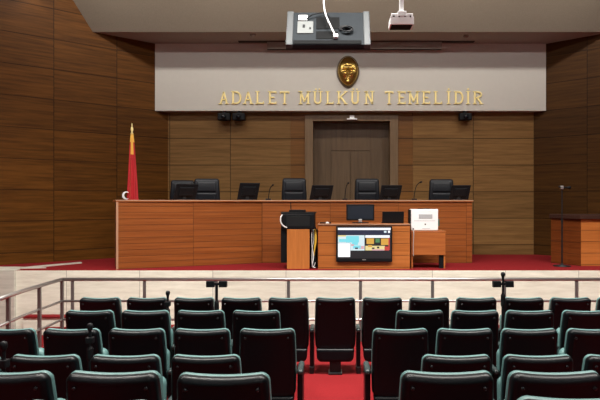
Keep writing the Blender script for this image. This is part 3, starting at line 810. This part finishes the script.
# ------------------------------------------------------------------ auditorium seats
CH = .903
def seat_chair():
    t = thing('auditorium_seat', 'x', 'seat', (0, 0, 0), 0, 'auditorium seats')
    z0, z1 = .27, CH
    def wf(u): return .240+.014*math.sin(math.pi*min(1, .15+u*.8))+.003*u
    def fn(x, y, z):
        return (x, y-.115*(z-.3)+.55*x*x*(-.5)*(-1)*.6 - .25*max(0, z-.62)**2, z)
    O = lambda i, a=z0, b=z1: outline(a, b, wf, .07, .045, i, dip=.012)
    obj('backrest', loops(bmesh.new(), [(O(.05), .075), (O(.02), .07), (O(.004), .062), (O(-.001), .052), (O(0), .036), (O(.004), .024)], fn, close_last=False), LEATHER, t, smooth=True, label='teal leather front and rim')
    S_ = lambda i: O(i)
    bs = obj('back_shell', loops(bmesh.new(), [(O(.004), .031), (O(.003), .024), (O(.003), .010), (O(.0045), -.003), (O(.007), -.016), (O(.015), -.029), (O(.03), -.038), (O(.043), -.041), (O(.050), -.038), (O(.058), -.037)], fn, close_first=False), SHELL, t, smooth=True, label='black moulded shell')
    for s in (-1, 1):
        x, z = s*.190, z1-.075
        c = Vector(fn(x, -.040, z))
        b = TB([c+Vector((0, .012, 0)), c+Vector((0, -.004, 0)), c+Vector((0, -.008, 0))], [.013, .013, .008], 12)
        obj('bolt', b, BOLT, bs, smooth=True)
    # tipped-up seat and the rounded shell under the back
    wf2 = lambda u: .225+.012*u
    O2 = lambda i: outline(.145, .30, wf2, .055, .02, i)
    f2 = lambda x, y, z: (x, y, z)
    obj('seat_shell', loops(bmesh.new(), [(O2(.02), -.06), (O2(.004), -.05), (O2(0), -.03), (O2(0), .10), (O2(.02), .14)], f2), SHELL, t, smooth=True)
    O3 = lambda i: outline(.20, .66, lambda u: .225-.01*u, .05, .06, i)
    obj('seat', loops(bmesh.new(), [(O3(.03), .12), (O3(.005), .135), (O3(0), .16), (O3(0), .20), (O3(.03), .22)], lambda x, y, z: (x, y+.15*(z-.25), z)), LEATHER, t, smooth=True)
    pd = obj('pedestal', BX(-.07, .07, -.03, .07, .02, .16), BLACKM, t, .006)
    obj('base_plate', BX(-.085, .085, -.07, .11, 0, .022), BLACKM, pd, .004)
    return t
def add_arm(t, x, leg=True):
    bm = loops(bmesh.new(), [(outline(.485, .53, lambda u: .028, .018, .022, i, m=4, side=2, flat=3), y) for i, y in ((.014, -.03), (.002, -.02), (0, 0), (0, .28), (.006, .31), (.02, .32))], lambda a, y, z: (a+x, y, z))
    a = obj('armrest', bm, ARMPAD, t, smooth=True)
    obj('arm_panel', BX(x-.025, x+.025, .0, .27, .08, .49), SHELL, t, .012)
    obj('arm_foot', BX(x-.027, x+.027, -.02, .26, 0, .08), BLACKM, t, .008)
PITCH = .58
proto = seat_chair(); add_arm(proto, PITCH/2)
proto_end = seat_chair(); add_arm(proto_end, PITCH/2); add_arm(proto_end, -PITCH/2)
used = {id(proto): False, id(proto_end): False}
def place_seat(px, d, ytop, zf, lab, end=False):
    src = proto_end if end else proto
    o = src if not used[id(src)] else dup(src)
    used[id(src)] = True
    x = (px-VX)/F*d
    zt = P(0, ytop, d).z
    o.location = (x, d+.09, zf)
    o.scale = (1, 1, (zt-zf)/(CH-.003))
    o['label'] = lab
    return o
OR = ['first', 'second', 'third', 'fourth', 'fifth', 'sixth', 'seventh', 'eighth', 'ninth', 'tenth', 'eleventh', 'twelfth']
d1, d2_, d3, d4, d5, d6 = 7.40, 6.27, 5.33, 4.30, 3.18, 2.25
row1 = [98.8+47.3*k for k in range(12)]
for i, px in enumerate(row1):
    place_seat(px, d1, 298.1, FLOOR, 'dark seat %s from the left in the front row, nearest the railing' % OR[i], i == 0)
L2, R2 = [88, 144, 199.7, 255.6], [420.5, 476, 531, 588]
L3, R3 = [4.5, 69.8, 135.2, 201, 266.8], [401, 466, 531, 597]
L4, R4 = [-39, 42, 123.2, 204.5], [457.8, 540, 622]
L5, R5 = [1, 111, 222], [448.5, 558]
L6, R6 = [83], [586]
zf = [-.93, -.93, -.87, -.70, -.50]
nm = ['second row', 'third row', 'fourth row', 'fifth row', 'nearest row']
ys = [311.2, 329.8, 356.6, 374, 401.5]
for r, (L, R_s) in enumerate(((L2, R2), (L3, R3), (L4, R4), (L5, R5), (L6, R6))):
    d = (d2_, d3, d4, d5, d6)[r]
    for side, lst in (('left', L), ('right', R_s)):
        for i, px in enumerate(lst):
            k = len(lst)-i if side == 'left' else i+1
            if len(lst) == 1: lab = 'dark seat of the nearest row at the bottom edge, %s of the aisle' % side
            else: lab = 'dark seat in the %s from the stage, %s of the aisle, %s from it' % (nm[r], side, OR[k-1])
            yy = ys[r] + (1.8 if (r == 3 and side == 'left' and i == 2) else 0) + (4 if (r == 4 and side == 'left') else 0)
            place_seat(px, d, yy, zf[r], lab, i == 0)

# ------------------------------------------------------------------ microphone stands among the seats
def mic_post(px, ytop, d, zf_, lab, boxes=True, ball=True, off=0):
    p = P(px, ytop, d); h = p.z-zf_
    t = thing('microphone_post', lab, 'stand', (p.x, d, zf_), 0, 'black microphone posts among the seats')
    obj('base', LT([(.06, 0), (.06, .012), (.02, .03)], 20), BLACKM, t)
    obj('pole', LT([(.018, .02), (.018, h*.7), (.026, h*.72), (.026, h*.80), (.014, h*.82), (.014, h-.03)], 12), BLACKP, t, smooth=False)
    if ball: obj('windshield', LT([(.012, h-.07), (.020, h-.05), (.026, h-.028), (.022, h-.008), (.006, h)], 14), BLACKP, t, smooth=True)
    if boxes:
        zc = P(0, 284, d).z-zf_
        for s in (-1, 1): obj('loudspeaker_box', BX(s*.072-.046, s*.072+.046, -.03, .03, zc-.035, zc+.035), BLACKP, t, .005)
        obj('crossbar', BX(-.03, .03, -.015, .015, zc-.012, zc+.012), BLACKP, t)
    else:
        obj('joint', BX(-.03, .03, -.03, .03, h*.84, h*.89), BLACKP, t, .008)
    return t
mic_post(503, 272, 6.85, FLOOR, 'black microphone post with ball head and two boxes, right half of the seats')
mic_post(216.8, 280.5, 6.85, FLOOR, 'black post with two boxes and no ball head, left half of the seats', True, False)
mic_post(167.8, 290.5, 6.85, FLOOR, 'black round-headed microphone post between seats of the front row, left side', False, True)
mic_post(90, 323, 4.95, -.93, 'black round-headed microphone post behind the third row, near the left railing', False, True)
mic_post(3.5, 341, 3.9, -.87, 'black microphone post at the lower left edge of the seats', False, True)

# ------------------------------------------------------------------ lights
def area(loc, size, power, col=(1, .95, .88), rot=(0, 0, 0), sy=None, spread=None):
    l = bpy.data.lights.new('ceiling_or_fill_lamp', 'AREA'); l.energy = power; l.color = col
    l.shape = 'RECTANGLE'; l.size = size; l.size_y = sy or size
    if spread: l.spread = spread
    o = bpy.data.objects.new('ceiling_or_fill_lamp', l); C.objects.link(o); o.location = loc; o.rotation_euler = rot
    return o
for x in (-4.2, -2.0, .2, 2.4, 4.6):
    area((x, 9.75, CZ-.06), .9, 44, sy=.22, rot=(math.radians(42), 0, 0))
    area((x, 6.6, CZ-.02), 1.0, 185, sy=.5, spread=math.radians(125))
for x in (-3.4, .2, 3.8):
    area((x, 6.0, CZ-.04), .9, 75, sy=.25, rot=(math.radians(35), 0, 0), col=(1, .97, .93))  # added fill lamps that lift the shaded upper part of the bulkhead
for x in (-3.8, 0.2, 4.2):
    area((x, 3.0, CZ-.02), 1.2, 90, sy=.5, spread=math.radians(130))
for x in (-4.5, 0, 4.5):
    area((x, -2.2, CZ-.05), 1.2, 170, sy=.5, rot=(math.radians(-30), 0, 0), col=(.97, .98, 1))  # added fill lamps washing the rear wall for neutral bounce
for px in (30,):
    l = bpy.data.lights.new('wall_spot', 'SPOT'); l.energy = 14; l.spot_size = math.radians(75); l.spot_blend = .6; l.color = (1, .85, .6); l.shadow_soft_size = .04
    o = bpy.data.objects.new('wall_spot', l); C.objects.link(o); q = P(px, 0, 10.6); o.location = (-5.42, 10.87, 5.2)

w = bpy.data.worlds.new('World'); S.world = w; w.use_nodes = True
w.node_tree.nodes['Background'].inputs[0].default_value = (.5, .5, .52, 1); w.node_tree.nodes['Background'].inputs[1].default_value = .02

# ------------------------------------------------------------------ camera
cd = bpy.data.cameras.new('camera'); cam = bpy.data.objects.new('camera', cd); C.objects.link(cam)
cam.location = (0, 0, EYE); cam.rotation_euler = (math.pi/2, 0, 0)
cd.sensor_width = 36; cd.lens = 36*F/600; cd.shift_x = -(VX-300)/600; cd.shift_y = (HY-200)/600
cd.clip_start = .05
S.camera = cam
S.view_settings.view_transform = 'Standard'; S.view_settings.look = 'None'
S.view_settings.gamma = 1; S.view_settings.use_curve_mapping = False
S.view_settings.exposure = 0.0
